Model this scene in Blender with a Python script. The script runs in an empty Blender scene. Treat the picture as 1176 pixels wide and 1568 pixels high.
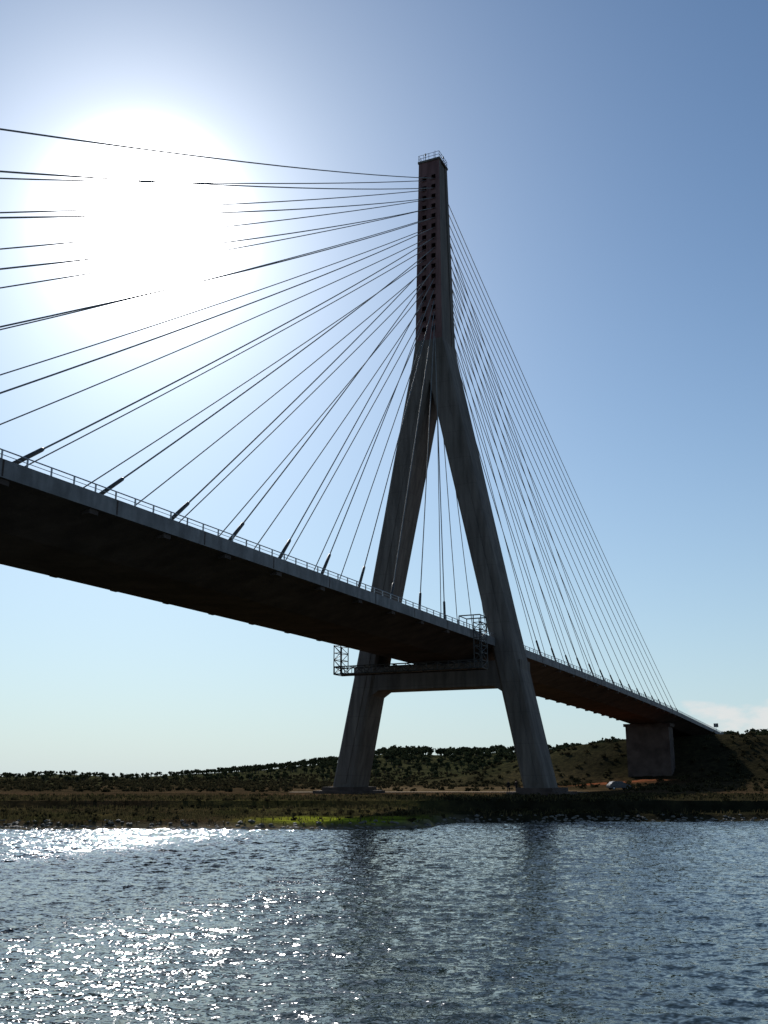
import bpy, math, random
import numpy as np
from mathutils import Vector, Matrix
random.seed(7); rng=np.random.default_rng(7)
scene=bpy.context.scene
scene.view_settings.view_transform='Standard'
scene.view_settings.look='None'; scene.view_settings.exposure=0; scene.view_settings.gamma=1
HC=3.8
# ---------------- frames
PX,PY=7.85,140.0
PHI=math.radians(24.9)
AX=(math.sin(PHI),math.cos(PHI)); NX=(math.cos(PHI),-math.sin(PHI))
def B(t,o,z): return (PX+o*NX[0]-t*AX[0], PY+o*NX[1]-t*AX[1], z)
def zdrop(t):
    if t<-150: return -5.5e-5*150*150-0.022*(-t-150)
    return -5.5e-5*t*t
# ---------------- helpers
def link(o,parent=None):
    scene.collection.objects.link(o)
    if parent is not None: o.parent=parent
    return o
def empty(name,loc=(0,0,0)):
    e=bpy.data.objects.new(name,None); e.location=loc; e.empty_display_size=1
    scene.collection.objects.link(e); return e
class MB:
    def __init__(s): s.v=[]; s.f=[]; s.m=[]
    def add(s,vs,fs,mi=0):
        n=len(s.v); s.v+=list(vs)
        for f in fs: s.f.append(tuple(i+n for i in f)); s.m.append(mi)
    def hexa(s,c,mi=0):
        s.add(c,[(3,2,1,0),(4,5,6,7),(0,1,5,4),(1,2,6,5),(2,3,7,6),(3,0,4,7)],mi)
    def boxB(s,t0,t1,o0,o1,z0,z1,mi=0):
        s.hexa([B(t0,o0,z0),B(t1,o0,z0),B(t1,o1,z0),B(t0,o1,z0),B(t0,o0,z1),B(t1,o0,z1),B(t1,o1,z1),B(t0,o1,z1)],mi)
    def box(s,x0,x1,y0,y1,z0,z1,mi=0):
        s.hexa([(x0,y0,z0),(x1,y0,z0),(x1,y1,z0),(x0,y1,z0),(x0,y0,z1),(x1,y0,z1),(x1,y1,z1),(x0,y1,z1)],mi)
    def tube(s,pts,rs,n=6,mi=0,caps=True):
        pts=[Vector(p) for p in pts]
        if not hasattr(rs,'__len__'): rs=[rs]*len(pts)
        rings=[]
        for i,p in enumerate(pts):
            a=pts[max(i-1,0)]; b=pts[min(i+1,len(pts)-1)]
            d=(b-a).normalized()
            up=Vector((0,0,1)) if abs(d.z)<.95 else Vector((1,0,0))
            x=d.cross(up).normalized(); y=d.cross(x)
            rings.append([tuple(p+(x*math.cos(2*math.pi*k/n)+y*math.sin(2*math.pi*k/n))*rs[i]) for k in range(n)])
        vs=[v for r in rings for v in r]; fs=[]
        for i in range(len(pts)-1):
            for k in range(n):
                fs.append((i*n+k,i*n+(k+1)%n,(i+1)*n+(k+1)%n,(i+1)*n+k))
        if caps:
            fs.append(tuple(range(n))[::-1]); fs.append(tuple((len(pts)-1)*n+k for k in range(n)))
        s.add(vs,fs,mi)
    def obj(s,name,mats,parent=None,smooth=False):
        me=bpy.data.meshes.new(name); me.from_pydata(s.v,[],s.f)
        for m in mats: me.materials.append(m)
        if len(mats)>1: me.polygons.foreach_set('material_index',s.m)
        if smooth: me.polygons.foreach_set('use_smooth',[True]*len(s.f))
        me.update()
        o=bpy.data.objects.new(name,me); return link(o,parent)
# ---------------- materials
def newmat(name):
    m=bpy.data.materials.new(name); m.use_nodes=True
    nt=m.node_tree; b=nt.nodes['Principled BSDF']; return m,nt,b
def N(nt,t,**k):
    n=nt.nodes.new(t)
    for a,v in k.items(): setattr(n,a,v)
    return n
def ramp(nt,fac,stops):
    r=N(nt,'ShaderNodeValToRGB'); e=r.color_ramp.elements
    while len(e)<len(stops): e.new(.5)
    for el,(p,c) in zip(e,stops): el.position=p; el.color=(*c,1)
    nt.links.new(fac,r.inputs[0]); return r.outputs[0]
def noisy(name,stops,scale=1,rough=.8,bump=0,detail=8,stretch=(1,1,1),spec=.4,metal=0,bscale=None):
    m,nt,b=newmat(name)
    g=N(nt,'ShaderNodeNewGeometry'); mp=N(nt,'ShaderNodeMapping'); mp.inputs['Scale'].default_value=stretch
    nt.links.new(g.outputs['Position'],mp.inputs[0])
    n=N(nt,'ShaderNodeTexNoise'); n.inputs['Scale'].default_value=scale; n.inputs['Detail'].default_value=detail; n.inputs['Roughness'].default_value=.62
    nt.links.new(mp.outputs[0],n.inputs['Vector'])
    nt.links.new(ramp(nt,n.outputs['Fac'],stops),b.inputs['Base Color'])
    b.inputs['Roughness'].default_value=rough; b.inputs['Specular IOR Level'].default_value=spec; b.inputs['Metallic'].default_value=metal
    if bump:
        n2=N(nt,'ShaderNodeTexNoise'); n2.inputs['Scale'].default_value=bscale or scale*4; n2.inputs['Detail'].default_value=6
        nt.links.new(mp.outputs[0],n2.inputs['Vector'])
        bp=N(nt,'ShaderNodeBump'); bp.inputs['Distance'].default_value=bump; bp.inputs['Strength'].default_value=1
        nt.links.new(n2.outputs['Fac'],bp.inputs['Height']); nt.links.new(bp.outputs[0],b.inputs['Normal'])
    return m
concrete=noisy('concrete',[(.3,(.088,.074,.063)),(.5,(.125,.106,.092)),(.72,(.17,.145,.126))],.35,.85,.02,stretch=(1,1,.25),bscale=2,spec=.25)
concrete_mast=noisy('concrete_mast',[(.3,(.105,.05,.049)),(.5,(.148,.078,.074)),(.72,(.19,.11,.103))],.5,.85,.02,stretch=(1,1,.25),bscale=2,spec=.25)
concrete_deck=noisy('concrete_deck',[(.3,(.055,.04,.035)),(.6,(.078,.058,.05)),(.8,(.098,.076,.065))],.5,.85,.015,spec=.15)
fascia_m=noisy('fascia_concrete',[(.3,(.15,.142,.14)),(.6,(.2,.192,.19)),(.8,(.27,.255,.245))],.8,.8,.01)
def mulin(m,fac,col):
    nt=m.node_tree; b=nt.nodes['Principled BSDF']; src=b.inputs['Base Color'].links[0].from_socket
    mx=N(nt,'ShaderNodeMix',data_type='RGBA',blend_type='MULTIPLY'); 
    if fac is None: mx.inputs[0].default_value=1
    else: nt.links.new(fac,mx.inputs[0])
    nt.links.new(src,mx.inputs[6])
    if isinstance(col,tuple): mx.inputs[7].default_value=(*col,1)
    else: nt.links.new(col,mx.inputs[7])
    nt.links.new(mx.outputs[2],b.inputs['Base Color'])
def add_joints(m,period,depth=.72):
    nt=m.node_tree
    g=N(nt,'ShaderNodeNewGeometry'); s=N(nt,'ShaderNodeSeparateXYZ'); nt.links.new(g.outputs['Position'],s.inputs[0])
    a=N(nt,'ShaderNodeMath',operation='MODULO'); nt.links.new(s.outputs['Z'],a.inputs[0]); a.inputs[1].default_value=period
    c=N(nt,'ShaderNodeMath',operation='LESS_THAN'); nt.links.new(a.outputs[0],c.inputs[0]); c.inputs[1].default_value=.09
    mulin(m,c.outputs[0],(depth,)*3)
def add_stains(m,sc,lo,hi,stretch):
    nt=m.node_tree; g=N(nt,'ShaderNodeNewGeometry'); mp=N(nt,'ShaderNodeMapping'); mp.inputs['Scale'].default_value=stretch
    nt.links.new(g.outputs['Position'],mp.inputs[0]); n=N(nt,'ShaderNodeTexNoise'); n.inputs['Scale'].default_value=sc; n.inputs['Detail'].default_value=5
    nt.links.new(mp.outputs[0],n.inputs['Vector']); mulin(m,None,ramp(nt,n.outputs['Fac'],[(.38,(lo,lo,lo)),(.6,(hi,hi,hi))]))
add_stains(concrete,1.6,.76,1.1,(1,1,.06)); add_stains(concrete_mast,1.6,.78,1.1,(1,1,.06)); add_stains(fascia_m,1.2,.75,1.1,(1,1,.3)); add_stains(concrete_deck,.25,.8,1.15,(1,1,1))
add_joints(concrete,4.0,.82); add_joints(concrete_mast,4.0,.82)
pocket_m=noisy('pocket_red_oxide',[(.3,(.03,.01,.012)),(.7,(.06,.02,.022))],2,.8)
asphalt=noisy('asphalt',[(.3,(.04,.04,.042)),(.7,(.065,.065,.065))],6,.9)
paint=noisy('road_paint',[(.3,(.7,.7,.68)),(.7,(.82,.82,.8))],6,.7)
steel=noisy('galvanised_steel',[(.3,(.3,.31,.32)),(.7,(.45,.46,.47))],5,.45,metal=.6)
darksteel=noisy('dark_steel',[(.3,(.03,.03,.03)),(.7,(.06,.055,.05))],5,.6)
sheath=noisy('cable_sheath',[(.3,(.13,.13,.13)),(.7,(.2,.2,.2))],1,.75,spec=.2)
# ---------------- PYLON
pyl=empty('bridge_pylon',B(0,0,0))
def P_obj(mb,name,mats,parent,origin,smooth=False):
    mb.v=[(v[0]-origin[0],v[1]-origin[1],v[2]-origin[2]) for v in mb.v]
    return mb.obj(name,mats,parent,smooth)
PO=B(0,0,0)
ZTOP,ZTH,ZFK,ZB=98.3,67.2,60.6,1.2
def mw(z): return 1.75+(2.15-1.75)*(ZTOP-z)/(ZTOP-67.2)
def md(z): return 1.7+(2.75-1.7)*(ZTOP-z)/(ZTOP-67.2)
rows=[95.3-1.76*i for i in range(16)]
mb=MB()
def face_grid(side):
    cols=lambda z:[-mw(z),-1.12,-.42,.42,1.12,mw(z)]
    zs=[ZTH]
    for r in reversed(rows): zs+= [r-.42,r+.42]
    zs[1]=max(zs[1],ZTH+.2); zs.append(ZTOP)
    for i in range(len(zs)-1):
        za,zb=zs[i],zs[i+1]; pocket_row=(i%2==1)
        ca,cb=cols(za),cols(zb)
        for j in range(5):
            q=[(side*md(za),ca[j],za),(side*md(za),ca[j+1],za),(side*md(zb),cb[j+1],zb),(side*md(zb),cb[j],zb)]
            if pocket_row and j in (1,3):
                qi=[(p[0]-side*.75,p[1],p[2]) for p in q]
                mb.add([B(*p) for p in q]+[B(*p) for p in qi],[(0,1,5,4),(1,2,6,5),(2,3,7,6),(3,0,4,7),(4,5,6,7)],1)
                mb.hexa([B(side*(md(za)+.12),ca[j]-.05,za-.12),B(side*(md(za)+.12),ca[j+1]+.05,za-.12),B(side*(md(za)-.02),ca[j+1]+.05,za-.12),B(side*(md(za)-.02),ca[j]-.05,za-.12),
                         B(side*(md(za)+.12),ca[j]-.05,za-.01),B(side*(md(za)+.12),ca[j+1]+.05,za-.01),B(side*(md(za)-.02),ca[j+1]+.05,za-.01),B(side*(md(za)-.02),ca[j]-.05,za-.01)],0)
            else: mb.add([B(*p) for p in q],[(0,1,2,3)],0)
face_grid(1); face_grid(-1)
for s in (1,-1):
    z0,z1=ZTH,ZTOP
    for (ta,tb,off) in ((-1,-.55,0),(-.55,.55,.14),(.55,1,0)):
        q=[(ta*md(z0),s*(mw(z0)-off),z0),(tb*md(z0),s*(mw(z0)-off),z0),(tb*md(z1),s*(mw(z1)-off),z1),(ta*md(z1),s*(mw(z1)-off),z1)]
        mb.add([B(*p) for p in q],[(0,1,2,3)],2)
    for tt in (-.55,.55):
        q=[(tt*md(z0),s*mw(z0),z0),(tt*md(z0),s*(mw(z0)-.14),z0),(tt*md(z1),s*(mw(z1)-.14),z1),(tt*md(z1),s*mw(z1),z1)]
        mb.add([B(*p) for p in q],[(0,1,2,3)],2)
w,d=mw(ZTOP),md(ZTOP)
mb.boxB(-d-.12,d+.12,-w-.12,w+.12,ZTOP,ZTOP+.35,2)
mb.boxB(-.8,.8,-.8,.8,ZTOP+.35,ZTOP+.9,2)
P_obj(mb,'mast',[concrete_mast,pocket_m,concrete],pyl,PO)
def outer(z): return 2.15+(ZTH-z)*(15.6-2.15)/(ZTH-1.6)
def inner(z): return max(0.0,(ZFK-z)*12.4/(ZFK-1.6))
def dd(z): return 2.75 if z>50 else (2.75-.3*min(1,(50-z)/15) if z>20 else 2.45+.35*(20-z)/20)
def sec(o0,o1,d,z,c0,c1):
    return [B(-d,o0+c0,z),B(-d,o1-c1,z),B(-d+c1,o1,z),B(d-c1,o1,z),B(d,o1-c1,z),B(d,o0+c0,z),B(d-c0,o0,z),B(-d+c0,o0,z)]
def loft(mb,secs,mi=0):
    n=len(secs[0]); vs=[v for s in secs for v in s]; fs=[]
    for i in range(len(secs)-1):
        for k in range(n): fs.append((i*n+k,i*n+(k+1)%n,(i+1)*n+(k+1)%n,(i+1)*n+k))
    fs.append(tuple(range(n))[::-1]); fs.append(tuple((len(secs)-1)*n+k for k in range(n)))
    mb.add(vs,fs,mi)
mb=MB()
loft(mb,[sec(-outer(z),outer(z),dd(z),z,c,c) for z,c in ((ZFK,.35),(64,.3),(66,.15),(ZTH,.02))])
P_obj(mb,'throat',[concrete],pyl,PO)
for nm,s in (('leg_near',1),('leg_far',-1)):
    mb=MB(); secs=[]
    for z in (ZB,8,15,20,30,40,50,56,59,ZFK-.003):
        o0,o1=inner(z),outer(z); c0=.35 if z<59 else .12
        sc=sec(o0,o1,dd(z),z,c0,.35) if s>0 else sec(-o1,-o0,dd(z),z,.35,c0)
        secs.append(sc)
    loft(mb,secs)
    for sd in (1,-1):
        vs=[]
        for z in (3,20,40,57):
            c=(inner(z)+outer(z))/2*s; dz=dd(z)
            vs+= [B(sd*(dz-.05),c-.5,z),B(sd*(dz-.05),c+.5,z),B(sd*(dz+.1),c+.5,z),B(sd*(dz+.1),c-.5,z)]
        fs=[]
        for i in range(3):
            for k in range(4): fs.append((i*4+k,i*4+(k+1)%4,(i+1)*4+(k+1)%4,(i+1)*4+k))
        fs+=[(0,1,2,3),(12,13,14,15)]
        mb.add(vs,fs)
    P_obj(mb,nm,[concrete],pyl,PO)
    mb=MB(); c=14*s
    mb.boxB(-4.6,4.6,c-3.4,c+3.4,-1,2.0); mb.boxB(-3.8,3.8,c-2.4,c+2.4,2.0,2.5)
    P_obj(mb,'plinth_near' if s>0 else 'plinth_far',[concrete_deck],pyl,PO)
mb=MB()
def cb(oa,ob,za0,zb0,zt):
    mb.hexa([B(-2.2,oa,za0),B(2.2,oa,za0),B(2.2,ob,zb0),B(-2.2,ob,zb0),B(-2.2,oa,zt),B(2.2,oa,zt),B(2.2,ob,zt),B(-2.2,ob,zt)])
cb(-8.5,8.5,15.6,15.6,18.95)
cb(-10,-8.5,14.6,15.6,18.95); cb(8.5,10.0,15.6,14.6,18.95)
for s in (1,-1):
    cb(min(10*s,12.3*s),max(10*s,12.3*s),14.6,14.6,18.99)
    for q in (-1,0,1): mb.boxB(q*.9-.3,q*.9+.3,s*2.6-.5,s*2.6+.5,18.9,19.36)
P_obj(mb,'crossbeam',[concrete],pyl,PO)
mb=MB(); zt=ZTOP+.35
cs=[(-d,-w),(d,-w),(d,w),(-d,w)]
for i in range(4):
    a,b2=cs[i],cs[(i+1)%4]
    for hh in (.55,1.1): mb.tube([B(a[0],a[1],zt+hh),B(b2[0],b2[1],zt+hh)],.035,5)
    for k in range(4):
        f=k/4; t_=a[0]+(b2[0]-a[0])*f; o_=a[1]+(b2[1]-a[1])*f
        mb.tube([B(t_,o_,zt),B(t_,o_,zt+1.1)],.035,5)
mb.tube([B(0,.4,zt+.5),B(0,.4,zt+2.6)],[.05,.03],5)
mb.tube([B(.9,-.9,zt),B(.9,-.9,zt+1.5)],.05,5); mb.tube([B(.9,-.9,zt+1.5),B(.9,-.9,zt+1.8)],.12,6)
mb.tube([B(-1,1.4,zt),B(-1,1.4,zt+1.5)],.05,5); mb.tube([B(-1,1.4,zt+1.5),B(-1,1.4,zt+1.8)],.12,6)
P_obj(mb,'top_railing',[darksteel],pyl,PO)
# ---------------- DECK
deck=empty('bridge_deck',B(0,0,21.4)); DO=B(0,0,21.4)
ts=np.linspace(300,-300,151)
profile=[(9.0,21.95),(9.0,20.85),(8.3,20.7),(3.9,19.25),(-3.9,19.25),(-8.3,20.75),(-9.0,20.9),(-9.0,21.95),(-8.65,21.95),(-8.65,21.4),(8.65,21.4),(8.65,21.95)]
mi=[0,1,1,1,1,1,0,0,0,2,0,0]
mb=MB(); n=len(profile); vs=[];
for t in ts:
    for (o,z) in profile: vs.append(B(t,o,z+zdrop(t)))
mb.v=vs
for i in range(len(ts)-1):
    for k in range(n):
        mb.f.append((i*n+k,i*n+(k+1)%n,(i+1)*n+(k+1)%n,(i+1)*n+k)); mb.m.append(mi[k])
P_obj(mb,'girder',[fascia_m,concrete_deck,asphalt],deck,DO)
tm=[19.5+7.95*k-.017*k*k for k in range(16)]; tb=[-22-8.85*k for k in range(16)]
mb=MB()
for t in tm+tb:
    zd=zdrop(t)
    for s in (1,-1):
        oa,ob=sorted((s*8.15,s*8.85))
        mb.boxB(t-.4,t+.4,oa,ob,20.5+zd,20.9+zd)
P_obj(mb,'cable_anchor_blocks',[concrete_deck],deck,DO)
mb=MB()
for o in (-4.3,0,4.3):
    for t in np.arange(-290,295,6.0):
        zd=zdrop(t); ln=2.5
        mb.add([B(t,o-.08,21.404+zd),B(t+ln,o-.08,21.404+zdrop(t+ln)),B(t+ln,o+.08,21.404+zdrop(t+ln)),B(t,o+.08,21.404+zd)],[(0,1,2,3)])
P_obj(mb,'lane_markings',[paint],deck,DO)
mb=MB()
for s in (1,-1):
    o=s*8.82
    for hh in (.3,.58):
        pts=[B(t,o,21.95+hh+zdrop(t)) for t in np.linspace(300,-290,119)]
        mb.tube(pts,.045 if hh>.5 else .025,5)
    for t in np.arange(-290,300,2.0):
        z=21.95+zdrop(t); mb.boxB(t-.035,t+.035,o-.05,o+.05,z,z+.58)
P_obj(mb,'railing',[steel],deck,DO)
mb=MB()
for s in (1,-1):
    for t in np.arange(-290,296,10.0):
        z=zdrop(t); oa,ob=sorted((s*8.99,s*9.02)); mb.boxB(t-.06,t+.06,oa,ob,20.92+z,21.94+z)
P_obj(mb,'fascia_joints',[concrete_deck],deck,DO)
# ---------------- CABLES
cab=empty('stay_cables',B(0,0,21.4))
mb=MB(); mt=MB()
for sgn,tl in ((1,tm),(-1,tb)):
    for k,t in enumerate(tl):
        zt_=rows[15-k]
        for s in (1,-1):
            a=Vector(B(t,s*8.45,21.4+zdrop(t))); b=Vector(B(sgn*(md(zt_)-.5),s*.77,zt_))
            L=(b-a).length; pts=[]
            nseg=16
            for i in range(nseg+1):
                f=i/nseg; p=a.lerp(b,f); p.z-= 4*f*(1-f)*L*L*.00006; pts.append(p)
            mb.tube(pts,.062,6)
            dv=(pts[1]-pts[0]).normalized(); l=4.3 if k>2 else 3.4
            mt.tube([a,a+dv*l*.96,a+dv*l],[.16,.145,.09],8)
            mt.tube([a-dv*.2,a+dv*.9],[.24,.2],8)
P_obj(mb,'cable_strands',[sheath],cab,DO,True); P_obj(mt,'damper_tubes',[darksteel],cab,DO,True)
# ---------------- ABUTMENT pier
mb=MB(); mb.boxB(-158,-151.5,-5.8,5.8,1,17.2); mb.boxB(-158.3,-151.2,-6.3,6.3,17.2,17.95)
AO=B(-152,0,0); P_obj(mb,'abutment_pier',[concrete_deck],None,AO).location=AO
# ---------------- maintenance gantry
gan=empty('maintenance_gantry',B(11,0,18)); GO=B(11,0,18)
mb=MB()
def bar(p,q,r=.07): mb.tube([B(*p),B(*q)],r,5)
for t0 in (9.9,12.1):
    for z in (17.0,18.0): bar((t0,-10.3,z),(t0,10.3,z),.08)
    os_=np.linspace(-10.3,10.3,15)
    for i in range(14):
        a,b_=(17.0,18.0) if i%2 else (18.0,17.0)
        bar((t0,os_[i],a),(t0,os_[i+1],b_),.05); bar((t0,os_[i],17),(t0,os_[i],18),.05)
for o in np.linspace(-10.3,10.3,11):
    bar((9.9,o,17),(12.1,o,17),.05); bar((9.9,o,18),(12.1,o,18),.05)
for s in (1,-1):
    top=20.9 if s<0 else 23.6
    zs=np.arange(17,top,.95)
    for t0 in (9.9,12.1):
        for oo in (9.4,10.4): bar((t0,s*oo,17),(t0,s*oo,top),.07)
        for i,z in enumerate(zs):
            bar((t0,s*9.4,z),(t0,s*10.4,z),.05)
            if i<len(zs)-1: bar((t0,s*(9.4 if i%2 else 10.4),z),(t0,s*(10.4 if i%2 else 9.4),zs[i+1]),.045)
    for i,z in enumerate(zs):
        bar((9.9,s*10.4,z),(12.1,s*10.4,z),.05); bar((9.9,s*9.4,z),(12.1,s*9.4,z),.05)
        if i<len(zs)-1: bar((9.9 if i%2 else 12.1,s*10.4,z),(12.1 if i%2 else 9.9,s*10.4,zs[i+1]),.045)
for t0 in (9.6,12.4):
    bar((t0,7.6,23.6),(t0,10.4,23.6),.08); bar((t0,7.6,21.4),(t0,7.6,23.6),.07)
bar((9.6,7.6,23.6),(12.4,7.6,23.6)); bar((9.6,10.4,23.6),(12.4,10.4,23.6)); bar((9.6,10.4,22.7),(12.4,10.4,22.7))
P_obj(mb,'lattice_frame',[darksteel],gan,GO)
mb=MB(); mb.boxB(9.95,12.05,-10.2,10.2,17.06,17.12); P_obj(mb,'walkway',[darksteel],gan,GO)
# ---------------- TERRAIN
PXT=[-400,0,90,200,300,400,520,600,680,760,850,960,1060,1176,1600]
YT=[1186,1189,1185,1190,1185,1179,1167,1155,1156,1153,1151,1145,1142,1142,1147]
azs=[math.degrees(math.atan((p-588)/1577)) for p in PXT]
els=[]
for p,y in zip(PXT,YT):
    s=784-y; fwd=1472.8-.257*s; els.append((391.8+.966*s)/math.hypot(fwd,(p-588)))
def sm(x,a,b):
    u=np.clip((x-a)/(b-a),0,1); return u*u*(3-2*u)
def wob(x,y,f,seed=0):
    return (np.sin(x*f+1.3+seed)*np.cos(y*f*1.13+seed*2.1)+.5*np.sin(x*f*2.3+y*f*1.7+seed)+.3*np.cos(x*f*4.9-y*f*3.7+seed*3))/1.8
def shoreY(x):
    y=80.5+.8*wob(x,x*0,.35)+.35*wob(x,x*0,1.6,2)+(1.2*np.exp(-((x+2)/5)**2))*-1
    y=y+11.0*sm(x,2.5,6.5)+3.0*sm(x,6,40)
    return y
def th(x,y):
    x=np.asarray(x,float); y=np.asarray(y,float)
    dshore=y-shoreY(x)
    z=-2.0+2.05*sm(dshore,-8,0)+.45*sm(dshore,0,1.3)+.45*sm(dshore,1,20)+.65*sm(dshore,18,48)
    z=z+np.where(dshore>0,.10*wob(x,y,.9)+.07*wob(x,y,2.1,1),0)*sm(dshore,0,3)*(1-.85*sm(dshore,38,48)*(1-sm(dshore,90,120)))
    r=np.hypot(x,y); az=np.degrees(np.arctan2(x,np.maximum(y,1e-3)))
    el=np.interp(az,azs,els)
    R=640+60*np.sin(az*.21)
    ridge=np.maximum(HC+el*R,2)
    g=sm(r,330,R)
    back=1-.5*sm(r,R+20,R+500)
    hz=(ridge-1.6)*g*back*(1+.10*wob(x,y,.02)*(1-sm(r,R-60,R)))
    z=z+np.where(y>100,hz,0)
    s=(x-PX)*AX[0]+(y-PY)*AX[1]; o=(x-PX)*NX[0]+(y-PY)*NX[1]
    e=sm(s,142,190)*(1-sm(o,14,110)*.85)*(1-sm(-o,14,90))*(1-sm(s,330,520)*.5)*12.9
    e2=1.6*sm(s,60,130)*sm(o,-20,10)*(1-sm(o,60,120))
    z=np.where(y>100,np.maximum(z,1.6+e+e2+.5*wob(x,y,.25)*sm(s,60,140)),z)
    z=np.where(y<-150,-2+4.5*sm(-y,170,230)+0*z,z)
    return z
xs=60*np.sinh(np.linspace(-4.6,4.6,380))
ys=np.concatenate([np.linspace(-3000,-300,8),np.linspace(-260,60,20),np.linspace(62,76,8),np.arange(77,104,.5),np.arange(104.5,200,1.5),np.arange(201,420,3.5),np.geomspace(425,1400,60),np.geomspace(1500,6000,12)])
X,Y=np.meshgrid(xs,ys); Z=th(X,Y)
nv=X.size; co=np.stack([X.ravel(),Y.ravel(),Z.ravel()],1)
def gridq(ny,nx,wrap=False):
    idx=np.arange(ny*nx).reshape(ny,nx)
    if wrap: idx=np.concatenate([idx,idx[:,:1]],1)
    return np.stack([idx[:-1,:-1],idx[:-1,1:],idx[1:,1:],idx[1:,:-1]],-1).reshape(-1,4)
quads=gridq(*X.shape)
def fastmesh(name,co,quads,mats,smooth=False):
    me=bpy.data.meshes.new(name); me.vertices.add(len(co)); me.vertices.foreach_set('co',co.astype(np.float32).ravel())
    k=quads.shape[1]
    me.loops.add(quads.size); me.loops.foreach_set('vertex_index',quads.astype(np.int32).ravel())
    me.polygons.add(len(quads)); me.polygons.foreach_set('loop_start',np.arange(0,quads.size,k,dtype=np.int32))
    me.polygons.foreach_set('loop_total',np.full(len(quads),k,dtype=np.int32))
    if smooth: me.polygons.foreach_set('use_smooth',np.ones(len(quads),bool))
    for m in mats: me.materials.append(m)
    me.update(calc_edges=True); me.validate()
    return me
def setcol(me,cols):
    a=me.color_attributes.new('tint','FLOAT_COLOR','POINT')
    c=np.ones((len(cols),4),np.float32); c[:,:3]=cols; a.data.foreach_set('color',c.ravel())
ds=(Y-shoreY(X)).ravel(); xr=X.ravel(); yr=Y.ravel()
base=np.tile(np.array([.046,.034,.022]),(nv,1))
def blend(col,w):
    global base
    w=np.clip(w,0,1)[:,None]; base=base*(1-w)+np.array(col)*w
wn=wob(xr,yr,.12,4)
blend((.045,.044,.02),(.5+wn)*sm(ds,1,4)*(1-sm(ds,30,60)))
blend((.055,.037,.025),sm(ds,22,40)*(1-sm(ds,60,90))*.8)
blend((.24,.28,.03),sm(ds,.3,1)*(1-sm(ds,5,9))*np.exp(-((xr+3)/7)**4)*(.75+.5*wob(xr,yr,.9,6)))
blend((.2,.17,.12),sm(xr,1,3)*(1-sm(xr,7,9))*(1-sm(ds,1,4))*.8)
blend((.12,.105,.085),(1-sm(ds,.3,1.1))*.8)
rr=np.hypot(xr,yr); blend((.036,.038,.021),sm(rr,240,360))
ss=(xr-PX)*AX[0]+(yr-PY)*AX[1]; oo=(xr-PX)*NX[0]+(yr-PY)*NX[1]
blend((.12,.09,.06),sm(yr,156,162)*(1-sm(yr,225,260))*sm(xr,-20,-8)*(1-sm(xr,26,40))*.7)  # pale dry meadow, its colour lightened to read as sunlit ground
blend((.022,.02,.013),sm(ss,70,110)*(yr<420)*sm(oo,-40,-10)*.9)  # embankment in backlit shadow: shade put into the ground colour
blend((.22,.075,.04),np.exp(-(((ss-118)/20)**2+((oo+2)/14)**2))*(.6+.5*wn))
blend((.02,.019,.013),sm(xr,4,9)*(1-sm(ds,25,50))*.9)  # right bank: shade painted in as a darker tint
gm,nt,b=newmat('ground')
va=N(nt,'ShaderNodeVertexColor'); va.layer_name='tint'
g=N(nt,'ShaderNodeNewGeometry')
n1=N(nt,'ShaderNodeTexNoise'); n1.inputs['Scale'].default_value=.6; n1.inputs['Detail'].default_value=8; n1.inputs['Roughness'].default_value=.7
n2=N(nt,'ShaderNodeTexNoise'); n2.inputs['Scale'].default_value=.05; n2.inputs['Detail'].default_value=6
for q in (n1,n2): nt.links.new(g.outputs['Position'],q.inputs['Vector'])
r1=ramp(nt,n1.outputs['Fac'],[(.3,(.4,.4,.38)),(.5,(.95,.95,.95)),(.7,(1.8,1.65,1.3))])
r2=ramp(nt,n2.outputs['Fac'],[(.35,(.65,.7,.6)),(.65,(1.35,1.25,1.1))])
m1=N(nt,'ShaderNodeMix',data_type='RGBA',blend_type='MULTIPLY'); m1.inputs[0].default_value=1
m2=N(nt,'ShaderNodeMix',data_type='RGBA',blend_type='MULTIPLY'); m2.inputs[0].default_value=1
nt.links.new(va.outputs[0],m1.inputs[6]); nt.links.new(r1,m1.inputs[7]); nt.links.new(m1.outputs[2],m2.inputs[6]); nt.links.new(r2,m2.inputs[7])
gd=N(nt,'ShaderNodeBsdfDiffuse'); nt.links.new(m2.outputs[2],gd.inputs[0])
bp=N(nt,'ShaderNodeBump'); bp.inputs['Distance'].default_value=.25; nt.links.new(n1.outputs['Fac'],bp.inputs['Height']); nt.links.new(bp.outputs[0],gd.inputs['Normal'])
nt.links.new(gd.outputs[0],nt.nodes['Material Output'].inputs[0])
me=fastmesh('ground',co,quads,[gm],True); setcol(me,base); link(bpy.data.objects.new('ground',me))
dirt=noisy('dirt',[(.3,(.2,.15,.11)),(.7,(.32,.26,.19))],1.2,.95,.03,spec=0)
mb=MB(); pts=[]
for x in np.linspace(-14,30,45): pts.append((x,155+.8*math.sin(x*.15)))
for i in range(44):
    (x0,y0),(x1,y1)=pts[i],pts[i+1]
    z=lambda x,y: float(th(x,y))+.08
    for a_,b_ in ((-3.5,0),(0,3.5)):
        q=[(x0,y0+a_,z(x0,y0+a_)),(x1,y1+a_,z(x1,y1+a_)),(x1,y1+b_,z(x1,y1+b_)),(x0,y0+b_,z(x0,y0+b_))]
        mb.add(q,[(0,1,2,3)])
mb.obj('dirt_track',[dirt])
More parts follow.
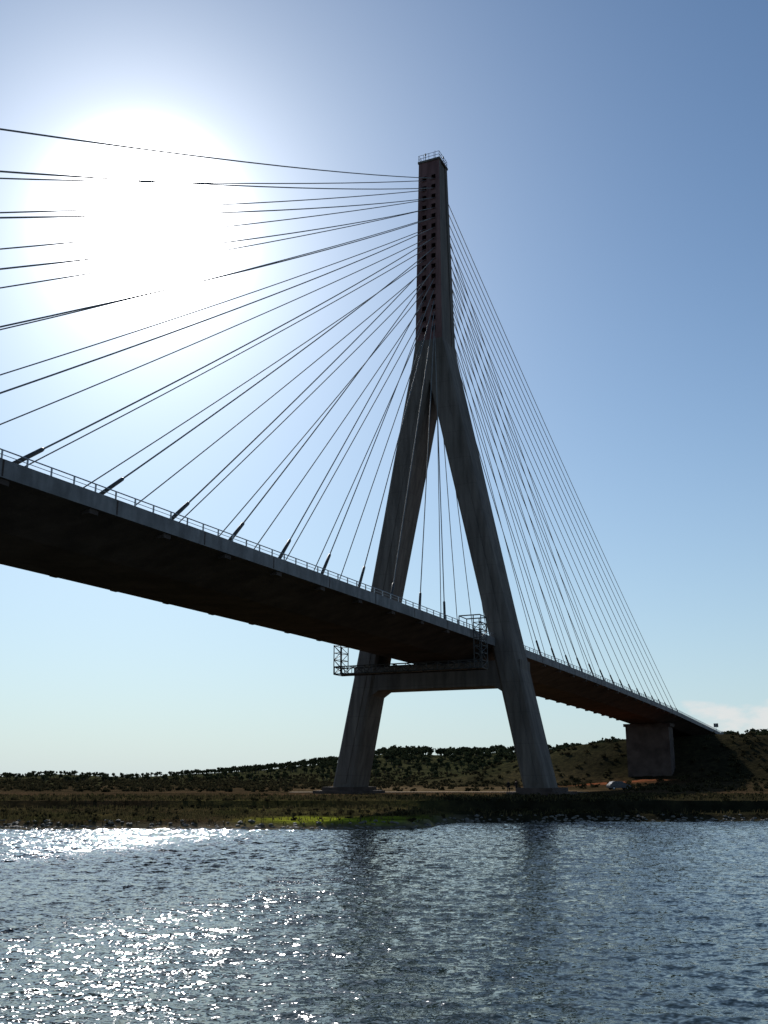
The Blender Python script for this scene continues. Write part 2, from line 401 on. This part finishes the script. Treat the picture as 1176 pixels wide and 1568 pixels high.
# ---------------- WATER : displaced wave surface on a polar grid
wm,nt,b=newmat('river_water')
b.inputs['Base Color'].default_value=(.02,.032,.03,1); b.inputs['Roughness'].default_value=.05; b.inputs['IOR'].default_value=1.33
g=N(nt,'ShaderNodeNewGeometry')
acc=None
for (rot,sc,scale,amp,det) in ((.5,(1,1.5,1),3.5,.72,2),(-.4,(1,1.3,1),10.0,.66,1)):
    mp=N(nt,'ShaderNodeMapping'); mp.inputs['Scale'].default_value=sc; mp.inputs['Rotation'].default_value=(0,0,rot)
    nt.links.new(g.outputs['Position'],mp.inputs[0])
    nn=N(nt,'ShaderNodeTexNoise'); nn.inputs['Scale'].default_value=scale; nn.inputs['Detail'].default_value=det
    nt.links.new(mp.outputs[0],nn.inputs['Vector'])
    su=N(nt,'ShaderNodeVectorMath',operation='SUBTRACT'); nt.links.new(nn.outputs['Color'],su.inputs[0]); su.inputs[1].default_value=(.5,.5,.5)
    mu=N(nt,'ShaderNodeVectorMath',operation='MULTIPLY'); nt.links.new(su.outputs[0],mu.inputs[0]); mu.inputs[1].default_value=(amp,amp,0)
    if acc is None: acc=mu.outputs[0]
    else:
        ad=N(nt,'ShaderNodeVectorMath',operation='ADD'); nt.links.new(acc,ad.inputs[0]); nt.links.new(mu.outputs[0],ad.inputs[1]); acc=ad.outputs[0]
ad=N(nt,'ShaderNodeVectorMath',operation='ADD'); nt.links.new(acc,ad.inputs[0]); nt.links.new(g.outputs['Normal'],ad.inputs[1])
no=N(nt,'ShaderNodeVectorMath',operation='NORMALIZE'); nt.links.new(ad.outputs[0],no.inputs[0]); nt.links.new(no.outputs[0],b.inputs['Normal'])
ang=np.concatenate([np.linspace(-36,36,860),np.linspace(36,324,90)[1:-1]]); ang=np.radians(ang)
rad_=np.concatenate([[.5],np.geomspace(2,13,40),np.geomspace(13.1,105,860),np.geomspace(108,3500,40)])
A,Rg=np.meshgrid(ang,rad_); wx=Rg*np.sin(A); wy=Rg*np.cos(A)
wz=np.zeros_like(wx); dxo=np.zeros_like(wx); dyo=np.zeros_like(wx)
wr=np.random.default_rng(3)
wind=math.radians(205)
for i in range(64):
    lam=.28*(2.4/.28)**(wr.random()); kk=2*math.pi/lam
    th_=wind+wr.normal(0,.7); slope=.019*(1 if lam<1.6 else .5); a=slope/kk
    ph=wr.uniform(0,6.28); ck,sk=kk*math.sin(th_),kk*math.cos(th_)
    arg=wx*ck+wy*sk+ph+.8*np.sin(wx*.11+wy*.07+i); wz+=a*np.cos(arg)
    dxo-=a*.9*math.sin(th_)*np.sin(arg); dyo-=a*.9*math.cos(th_)*np.sin(arg)
gust=.9+.35*wob(wx,wy,.06,5)+.75*sm(wy,36,52)*(1-sm(wx,-12,4))
far=((np.degrees(A)>36)&(np.degrees(A)<324)); fade=(1-sm(Rg,95,160)); fade=np.where(far,fade*.3,fade)*gust*sm(Rg,1,4)
wz*=fade; wx=wx+dxo*fade; wy=wy+dyo*fade
me=fastmesh('river_water',np.stack([wx.ravel(),wy.ravel(),wz.ravel()],1),gridq(*wx.shape,wrap=True)[:,::-1],[wm],True)
link(bpy.data.objects.new('river_water',me))
# ---------------- VEGETATION
def leafmat(name,c0,c1,tr=.35):
    m,nt,b=newmat(name)
    g=N(nt,'ShaderNodeNewGeometry'); n=N(nt,'ShaderNodeTexNoise'); n.inputs['Scale'].default_value=.45; n.inputs['Detail'].default_value=4
    nt.links.new(g.outputs['Position'],n.inputs['Vector'])
    c=ramp(nt,n.outputs['Fac'],[(.35,c0),(.65,c1)])
    d_=N(nt,'ShaderNodeBsdfDiffuse')
    t=N(nt,'ShaderNodeBsdfTranslucent'); mx=N(nt,'ShaderNodeMixShader'); mx.inputs[0].default_value=tr
    nt.links.new(c,d_.inputs['Color']); nt.links.new(c,t.inputs[0])
    nt.links.new(d_.outputs[0],mx.inputs[1]); nt.links.new(t.outputs[0],mx.inputs[2])
    nt.links.new(mx.outputs[0],nt.nodes['Material Output'].inputs[0]); return m
leaf=leafmat('tree_foliage',(.022,.028,.015),(.045,.052,.026),.15)
scrub_m=leafmat('scrub_foliage',(.026,.025,.013),(.058,.048,.025),.2)
grass_m=leafmat('marsh_grass',(.042,.042,.017),(.105,.08,.038),.2)
bark=noisy('bark',[(.3,(.05,.04,.03)),(.7,(.1,.08,.06))],4,.9,spec=.1)
def crowns(cen,rad,nq,qs,flat=.75):
    n=len(cen); lob=6
    L=rng.normal(size=(n,lob,3)); L/=np.linalg.norm(L,axis=2,keepdims=True); L*=rng.uniform(.35,.7,(n,lob,1)); L[:,:,2]*=.7
    li=rng.integers(0,lob,(n,nq)); c=L[np.arange(n)[:,None],li]
    d_=rng.normal(size=(n,nq,3)); d_/=np.linalg.norm(d_,axis=2,keepdims=True)
    p=c+d_*rng.uniform(.15,.42,(n,nq,1)); p[:,:,2]*=flat
    p=p*rad[:,None,None]+cen[:,None,:]
    p=p.reshape(-1,3); m=len(p)
    u=rng.normal(size=(m,3)); u/=np.linalg.norm(u,axis=1,keepdims=True)
    v=np.cross(u,rng.normal(size=(m,3))); v/=np.linalg.norm(v,axis=1,keepdims=True)
    sz=(np.repeat(rad,nq)*qs*rng.uniform(.6,1.4,m))[:,None]
    return np.stack([p-u*sz-v*sz*.6,p+u*sz-v*sz*.7,p+u*sz*.8+v*sz*.7,p-u*sz*.7+v*sz*.6],1).reshape(-1,3)
def quads_obj(name,q,mat,parent=None):
    f=np.arange(len(q)).reshape(-1,4); me=fastmesh(name,q,f,[mat]); return link(bpy.data.objects.new(name,me),parent)
NT=4000
az=np.radians(rng.uniform(-34,36,NT)); Rr=640+60*np.sin(np.degrees(az)*.21)
r=np.where(rng.random(NT)<.12,Rr+rng.uniform(-25,4,NT),rng.uniform(370,640,NT))
tx=r*np.sin(az); ty=r*np.cos(az); tz=th(tx,ty)
keep=(tz>5)|(rng.random(NT)<.35); tx,ty,tz,r=tx[keep],ty[keep],tz[keep],r[keep]
hfac=sm(tz,3,16)
rad=rng.uniform(1.4,3.3,len(tx))*(.5+.5*hfac)
cen=np.stack([tx,ty,tz+rad*.9+.3],1)
e=empty('distant_trees'); quads_obj('foliage',crowns(cen,rad,70,.2,.85),leaf,e)
mb=MB()
for x,y,z,q in zip(tx,ty,tz,rad): mb.tube([(x,y,z-.3),(x+.1,y,z+q*.4),(x,y+.1,z+q*.9)],[.22,.16,.08],4)
mb.obj('trunks',[bark],e)
n=5600; sx=rng.uniform(-170,190,n); sy=rng.uniform(158,440,n); sz_=th(sx,sy)
S=(sx-PX)*AX[0]+(sy-PY)*AX[1]; O=(sx-PX)*NX[0]+(sy-PY)*NX[1]
k=~((np.abs(O)<10)&(S>100))&~((sx>-16)&(sx<34)&(sy<160))&(~((sx>-16)&(sx<38)&(sy<235))|(rng.random(n)<.35)); sx,sy,sz_,S=sx[k],sy[k],sz_[k],S[k]
rad=rng.uniform(.35,1.0,len(sx))*np.where(S>130,1.35,1)
e=empty('scrub_bushes'); quads_obj('foliage',crowns(np.stack([sx,sy,sz_+rad*.3],1),rad,30,.24,.7),scrub_m,e)
def algae(x,d): return (x>-11)&(x<8)&(d<7)
n=4200; sx=rng.uniform(-75,75,n); dy=rng.uniform(.8,46,n); sy=shoreY(sx)+dy
keep=(wob(sx,sy,.22,3)+rng.normal(0,.35,n)>-.1)&(~algae(sx,dy)|(rng.random(n)<.15))
O=(sx-PX)*NX[0]+(sy-PY)*NX[1]; S=(sx-PX)*AX[0]+(sy-PY)*AX[1]
keep&=~((np.abs(S)<6)&(np.abs(O)<19)); sx,sy=sx[keep],sy[keep]
rad=rng.uniform(.15,.42,len(sx)); q=crowns(np.stack([sx,sy,th(sx,sy)+rad*.3],1),rad,22,.25,.7)
e=empty('marsh_vegetation'); quads_obj('low_shrubs',q,scrub_m,e)
n=36000; gx=rng.uniform(-75,75,n); gd_=.6+45*rng.random(n)**1.3; gy=shoreY(gx)+gd_
keep=(wob(gx,gy,.3,8)+rng.normal(0,.4,n)>-.2)&((gx<5)|(rng.random(n)<.3))&(~algae(gx,gd_)|(rng.random(n)<.2)); gx,gy=gx[keep],gy[keep]; n=len(gx); gz=th(gx,gy)
h=rng.uniform(.15,.4,n); a=rng.uniform(0,math.pi,n); ww=rng.uniform(.03,.09,n); lx=rng.normal(0,.12,n); ly=rng.normal(0,.12,n)
c_,s_=np.cos(a)*ww,np.sin(a)*ww
q=np.stack([np.stack([gx-c_,gy-s_,gz-.05],1),np.stack([gx+c_,gy+s_,gz-.05],1),np.stack([gx+c_*.3+lx,gy+s_*.3+ly,gz+h],1),np.stack([gx-c_*.3+lx,gy-s_*.3+ly,gz+h],1)],1).reshape(-1,3)
quads_obj('grass_blades',q,grass_m,e)
# shore rocks
rock=noisy('shore_rock',[(.3,(.07,.06,.05)),(.7,(.2,.18,.15))],3,.8,.02)
mb=MB(); phi=(1+5**.5)/2
ico=[Vector(v).normalized() for v in [(-1,phi,0),(1,phi,0),(-1,-phi,0),(1,-phi,0),(0,-1,phi),(0,1,phi),(0,-1,-phi),(0,1,-phi),(phi,0,-1),(phi,0,1),(-phi,0,-1),(-phi,0,1)]]
icf=[(0,11,5),(0,5,1),(0,1,7),(0,7,10),(0,10,11),(1,5,9),(5,11,4),(11,10,2),(10,7,6),(7,1,8),(3,9,4),(3,4,2),(3,2,6),(3,6,8),(3,8,9),(4,9,5),(2,4,11),(6,2,10),(8,6,7),(9,8,1)]
for i in range(900):
    x=random.uniform(-70,60); y=float(shoreY(np.array(x)))+random.gauss(.3,.5); z=max(float(th(x,y)),-.05); s=random.uniform(.06,.22)
    mb.add([(x+v.x*s*random.uniform(.8,1.5),y+v.y*s*random.uniform(.7,1.2),z+v.z*s*random.uniform(.4,.8)) for v in ico],icf)
mb.obj('shore_rocks',[rock])
# ---------------- road sign on deck
t=-236; base_=B(t,8.0,21.4+zdrop(t)); mb=MB()
mb.tube([(0,0,0),(0,0,3.4)],.06,8,0)
def plate(mb,z0,z1,w,mi,y):
    mb.hexa([(-w,y,z0),(w,y,z0),(w,y+.04,z0),(-w,y+.04,z0),(-w,y,z1),(w,y,z1),(w,y+.04,z1),(-w,y+.04,z1)],mi)
plate(mb,2.2,3.5,.75,1,.07); plate(mb,2.3,3.4,.65,2,.115); mb.box(-.5,.5,.03,.09,2.45,2.52,0); mb.box(-.5,.5,.03,.09,3.15,3.22,0)
signblue=noisy('sign_face',[(.3,(.03,.06,.2)),(.7,(.04,.08,.25))],3,.4)
o=mb.obj('road_sign',[steel,darksteel,signblue]); o.location=base_; o.rotation_euler=(0,0,-PHI)
# ---------------- parked car (far, half hidden by scrub)
white=noisy('grey_car_paint',[(.3,(.07,.07,.075)),(.7,(.1,.1,.105))],2,.7,spec=.2); glass=noisy('car_glass',[(.3,(.01,.012,.015)),(.7,(.02,.022,.025))],2,.25); tyre=noisy('tyre',[(.3,(.015,.015,.015)),(.7,(.03,.03,.03))],3,.9)
car=empty('parked_car')
prof=[(-2.05,.35),(-2.1,.7),(-2.0,1.0),(-1.7,1.12),(-1.45,1.45),(-.9,1.56),(.3,1.54),(.65,1.4),(1.15,1.02),(1.85,.92),(2.1,.72),(2.12,.35)]
mb=MB(); vs=[]
for sy_ in (-.84,.84):
    for (x,z) in prof: vs.append((x,sy_*(1-.14*max(0,(z-1.0)/.7)),z))
n=len(prof); fs=[tuple(range(n))[::-1],tuple(range(n,2*n))]+[(i,(i+1)%n,n+(i+1)%n,n+i) for i in range(n)]
mb.add(vs,fs); body=mb.obj('body',[white],car); bv=body.modifiers.new('b','BEVEL'); bv.width=.05; bv.segments=2
mb=MB()
for s in (1,-1):
    for (xa,xb,xc,xd) in ((-1.38,-.62,-.62,-1.2),(-.54,.95,.5,-.54)):
        f=lambda z:s*(.84*(1-.14*max(0,(z-1.0)/.7))+.012)
        mb.add([(xa,f(1.1),1.1),(xb,f(1.1),1.1),(xc,f(1.42),1.42),(xd,f(1.42),1.42)],[(0,1,2,3)])
mb.add([(1.13,-.68,1.07),(1.13,.68,1.07),(.7,.62,1.40),(.7,-.62,1.40)],[(0,1,2,3)])
mb.add([(-1.70,-.68,1.15),(-1.70,.68,1.15),(-1.49,.62,1.44),(-1.49,-.62,1.44)],[(0,1,2,3)])
mb.obj('windows',[glass],car)
mb=MB()
for x in (-1.35,1.35):
    for s in (1,-1): mb.tube([(x,s*.68,.33),(x,s*.88,.33)],.33,16,0); mb.tube([(x,s*.88,.33),(x,s*.89,.33)],.18,12,1)
mb.obj('wheels',[tyre,steel],car)
cx,cy=43.2,190; car.location=(cx,cy,float(th(cx,cy))-.05); car.rotation_euler=(0,0,math.radians(12))
# ---------------- people
def person(loc,rz,shirt,trous,step):
    V=[(0,0,.95),(0,0,1.12),(0,0,1.32),(0,0,1.46),(0,.01,1.54),(0,.02,1.66)]; R=[.14,.13,.155,.1,.055,.09]; E=[(0,1),(1,2),(2,3),(3,4),(4,5)]
    ha=[]
    for s in (1,-1):
        i=len(V); V+=[(s*.09,0,.9),(s*.1,step*s*.5,.5),(s*.1,step*s*.9,.09),(s*.11,step*s*.9+.16,.05)]; R+=[.1,.062,.042,.04]; E+=[(0,i),(i,i+1),(i+1,i+2),(i+2,i+3)]
        i=len(V); V+=[(s*.19,0,1.42),(s*.25,-.03-step*s*.2,1.14),(s*.24,.06-step*s*.3,.9),(s*.235,.08-step*s*.3,.83)]; R+=[.06,.045,.034,.03]; E+=[(3,i),(i,i+1),(i+1,i+2),(i+2,i+3)]; ha.append(V[-1])
    me=bpy.data.meshes.new('person'); me.from_pydata(V,E,[]); o=bpy.data.objects.new('person',me); link(o)
    m=o.modifiers.new('s','SKIN'); m.use_smooth_shade=True
    for k,v in enumerate(me.skin_vertices[0].data): v.radius=(R[k],R[k]*(.75 if k<4 else 1)); v.use_root=(k==0)
    s2=o.modifiers.new('ss','SUBSURF'); s2.levels=2; s2.render_levels=2
    dg=bpy.context.evaluated_depsgraph_get(); nm=bpy.data.meshes.new_from_object(o.evaluated_get(dg)); o.modifiers.clear(); o.data=nm
    for mm in (trous,shirt,skin,hair): nm.materials.append(mm)
    for p in nm.polygons:
        c=p.center
        p.material_index=0 if (c.z<.97 and abs(c.x)<.2) else (2 if c.z<.9 or c.z>1.5 else 1)
        if c.z>1.66 or (c.z>1.58 and c.y<-.01): p.material_index=3
    mb=MB()
    for hp,s in zip(ha,(1,-1)):
        for j,(l,off) in enumerate(((.075,-.03),(.085,-.01),(.08,.01),(.06,.028))):
            mb.tube([(hp[0],hp[1]+off,hp[2]+.01),(hp[0]+.005*s,hp[1]+off+.01,hp[2]-l*.6),(hp[0]-.012*s,hp[1]+off+.015,hp[2]-l)],[.01,.009,.006],6)
        mb.tube([(hp[0],hp[1]+.03,hp[2]+.04),(hp[0]-.01*s,hp[1]+.06,hp[2]-.02)],[.012,.008],6)
    mb.obj('fingers',[skin],o)
    mb=MB(); mb.tube([(0,.11,1.68),(0,.135,1.64),(0,.11,1.63)],[.006,.014,.008],6); mb.tube([(-.085,.02,1.66),(.085,.02,1.66)],.02,6); mb.obj('nose_and_ears',[skin],o)
    o.location=loc; o.rotation_euler=(0,0,rz)
skin=noisy('skin',[(.3,(.35,.2,.14)),(.7,(.42,.26,.18))],4,.6); hair=noisy('hair',[(.3,(.015,.01,.008)),(.7,(.03,.02,.015))],9,.6)
sh1=noisy('shirt_dark',[(.3,(.012,.013,.016)),(.7,(.018,.02,.024))],9,.9,spec=.05); sh2=noisy('shirt_grey',[(.3,(.02,.017,.017)),(.7,(.03,.025,.025))],9,.9,spec=.05); tr1=noisy('trousers',[(.3,(.01,.011,.014)),(.7,(.016,.018,.022))],9,.9,spec=.05)
for (x,y,rz,a_) in ((17.9,148.5,2.6,sh1),(19.1,149,3.5,sh2)): person((x,y,float(th(x,y))+.02),rz,a_,tr1,.12)
# ---------------- LIGHT + WORLD
SUN_AZ=math.radians(-14.9); SUN_EL=math.radians(29.9)
sd=Vector((math.sin(SUN_AZ)*math.cos(SUN_EL),math.cos(SUN_AZ)*math.cos(SUN_EL),math.sin(SUN_EL)))
L=bpy.data.lights.new('sun','SUN'); L.energy=4.6; L.angle=math.radians(.5); L.color=(1,.96,.9)
so=bpy.data.objects.new('sun',L); link(so); so.rotation_euler=sd.to_track_quat('Z','Y').to_euler()
wd=bpy.data.worlds.new('World'); scene.world=wd; wd.use_nodes=True; nt=wd.node_tree; nt.nodes.clear()
out=N(nt,'ShaderNodeOutputWorld'); bg=N(nt,'ShaderNodeBackground'); bg.inputs[1].default_value=.088
sky=N(nt,'ShaderNodeTexSky'); sky.sky_type='NISHITA'; sky.sun_disc=False; sky.sun_elevation=SUN_EL; sky.sun_rotation=SUN_AZ
sky.air_density=1; sky.dust_density=.35; sky.ozone_density=2.0
tc=N(nt,'ShaderNodeTexCoord')
dt=N(nt,'ShaderNodeVectorMath',operation='DOT_PRODUCT'); nt.links.new(tc.outputs['Generated'],dt.inputs[0]); dt.inputs[1].default_value=sd
mxx=N(nt,'ShaderNodeMath',operation='MAXIMUM'); nt.links.new(dt.outputs['Value'],mxx.inputs[0]); mxx.inputs[1].default_value=0
acc=None
for c,nn in ((150,1300),(.62,150),(.16,22)):
    p=N(nt,'ShaderNodeMath',operation='POWER'); nt.links.new(mxx.outputs[0],p.inputs[0]); p.inputs[1].default_value=nn
    m=N(nt,'ShaderNodeMath',operation='MULTIPLY'); nt.links.new(p.outputs[0],m.inputs[0]); m.inputs[1].default_value=c
    if acc is None: acc=m.outputs[0]
    else:
        a=N(nt,'ShaderNodeMath',operation='ADD'); nt.links.new(acc,a.inputs[0]); nt.links.new(m.outputs[0],a.inputs[1]); acc=a.outputs[0]
bg2=N(nt,'ShaderNodeBackground'); bg2.inputs[0].default_value=(1,.98,.97,1); nt.links.new(acc,bg2.inputs[1])
mp=N(nt,'ShaderNodeMapping'); mp.inputs['Scale'].default_value=(22,22,60); nt.links.new(tc.outputs['Generated'],mp.inputs[0])
cn=N(nt,'ShaderNodeTexNoise'); cn.inputs['Scale'].default_value=1; cn.inputs['Detail'].default_value=8; cn.inputs['Roughness'].default_value=.55; nt.links.new(mp.outputs[0],cn.inputs['Vector'])
sp=N(nt,'ShaderNodeSeparateXYZ'); nt.links.new(tc.outputs['Generated'],sp.inputs[0])
def mrange(src,a,b_,c=0,d_=1):
    q=N(nt,'ShaderNodeMapRange'); q.interpolation_type='SMOOTHSTEP'; nt.links.new(src,q.inputs[0])
    for i,v in enumerate((a,b_,c,d_)): q.inputs[i+1].default_value=v
    return q.outputs[0]
def mul(a,b_):
    q=N(nt,'ShaderNodeMath',operation='MULTIPLY'); nt.links.new(a,q.inputs[0]); nt.links.new(b_,q.inputs[1]); return q.outputs[0]
mask=mul(mrange(sp.outputs['X'],.23,.29),mul(mrange(sp.outputs['Z'],.005,.03),mrange(sp.outputs['Z'],.10,.06)))
msk2=N(nt,'ShaderNodeMath',operation='ADD'); nt.links.new(cn.outputs['Fac'],msk2.inputs[0]); nt.links.new(mask,msk2.inputs[1])
cf=mul(mrange(msk2.outputs[0],1.34,1.58,0,.7),mask)
tn=N(nt,'ShaderNodeMix',data_type='RGBA',blend_type='MULTIPLY'); tn.inputs[0].default_value=1; nt.links.new(sky.outputs[0],tn.inputs[6]); tn.inputs[7].default_value=(.84,1.0,1.1,1)
ze=N(nt,'ShaderNodeMath',operation='MAXIMUM'); nt.links.new(sp.outputs['Z'],ze.inputs[0]); ze.inputs[1].default_value=0
inv=N(nt,'ShaderNodeMath',operation='SUBTRACT'); inv.inputs[0].default_value=1; nt.links.new(ze.outputs[0],inv.inputs[1])
pw=N(nt,'ShaderNodeMath',operation='POWER'); nt.links.new(inv.outputs[0],pw.inputs[0]); pw.inputs[1].default_value=4.5
hf=N(nt,'ShaderNodeMath',operation='MULTIPLY'); nt.links.new(pw.outputs[0],hf.inputs[0]); hf.inputs[1].default_value=.88
hm=N(nt,'ShaderNodeMix',data_type='RGBA'); nt.links.new(hf.outputs[0],hm.inputs[0]); nt.links.new(tn.outputs[2],hm.inputs[6]); hm.inputs[7].default_value=(5.9,7.4,8.2,1)
cm=N(nt,'ShaderNodeMix',data_type='RGBA'); nt.links.new(cf,cm.inputs[0]); nt.links.new(hm.outputs[2],cm.inputs[6]); cm.inputs[7].default_value=(9.3,9.0,8.8,1)
nt.links.new(cm.outputs[2],bg.inputs[0])
ash=N(nt,'ShaderNodeAddShader'); nt.links.new(bg.outputs[0],ash.inputs[0]); nt.links.new(bg2.outputs[0],ash.inputs[1]); nt.links.new(ash.outputs[0],out.inputs[0])
# ---------------- CAMERA
cd=bpy.data.cameras.new('camera'); cd.sensor_fit='VERTICAL'; cd.sensor_height=36; cd.lens=35; cd.clip_end=20000; cd.clip_start=.1
co_=bpy.data.objects.new('camera',cd); link(co_); co_.location=(0,0,HC); co_.rotation_euler=(math.radians(90+14.92),0,0); scene.camera=co_
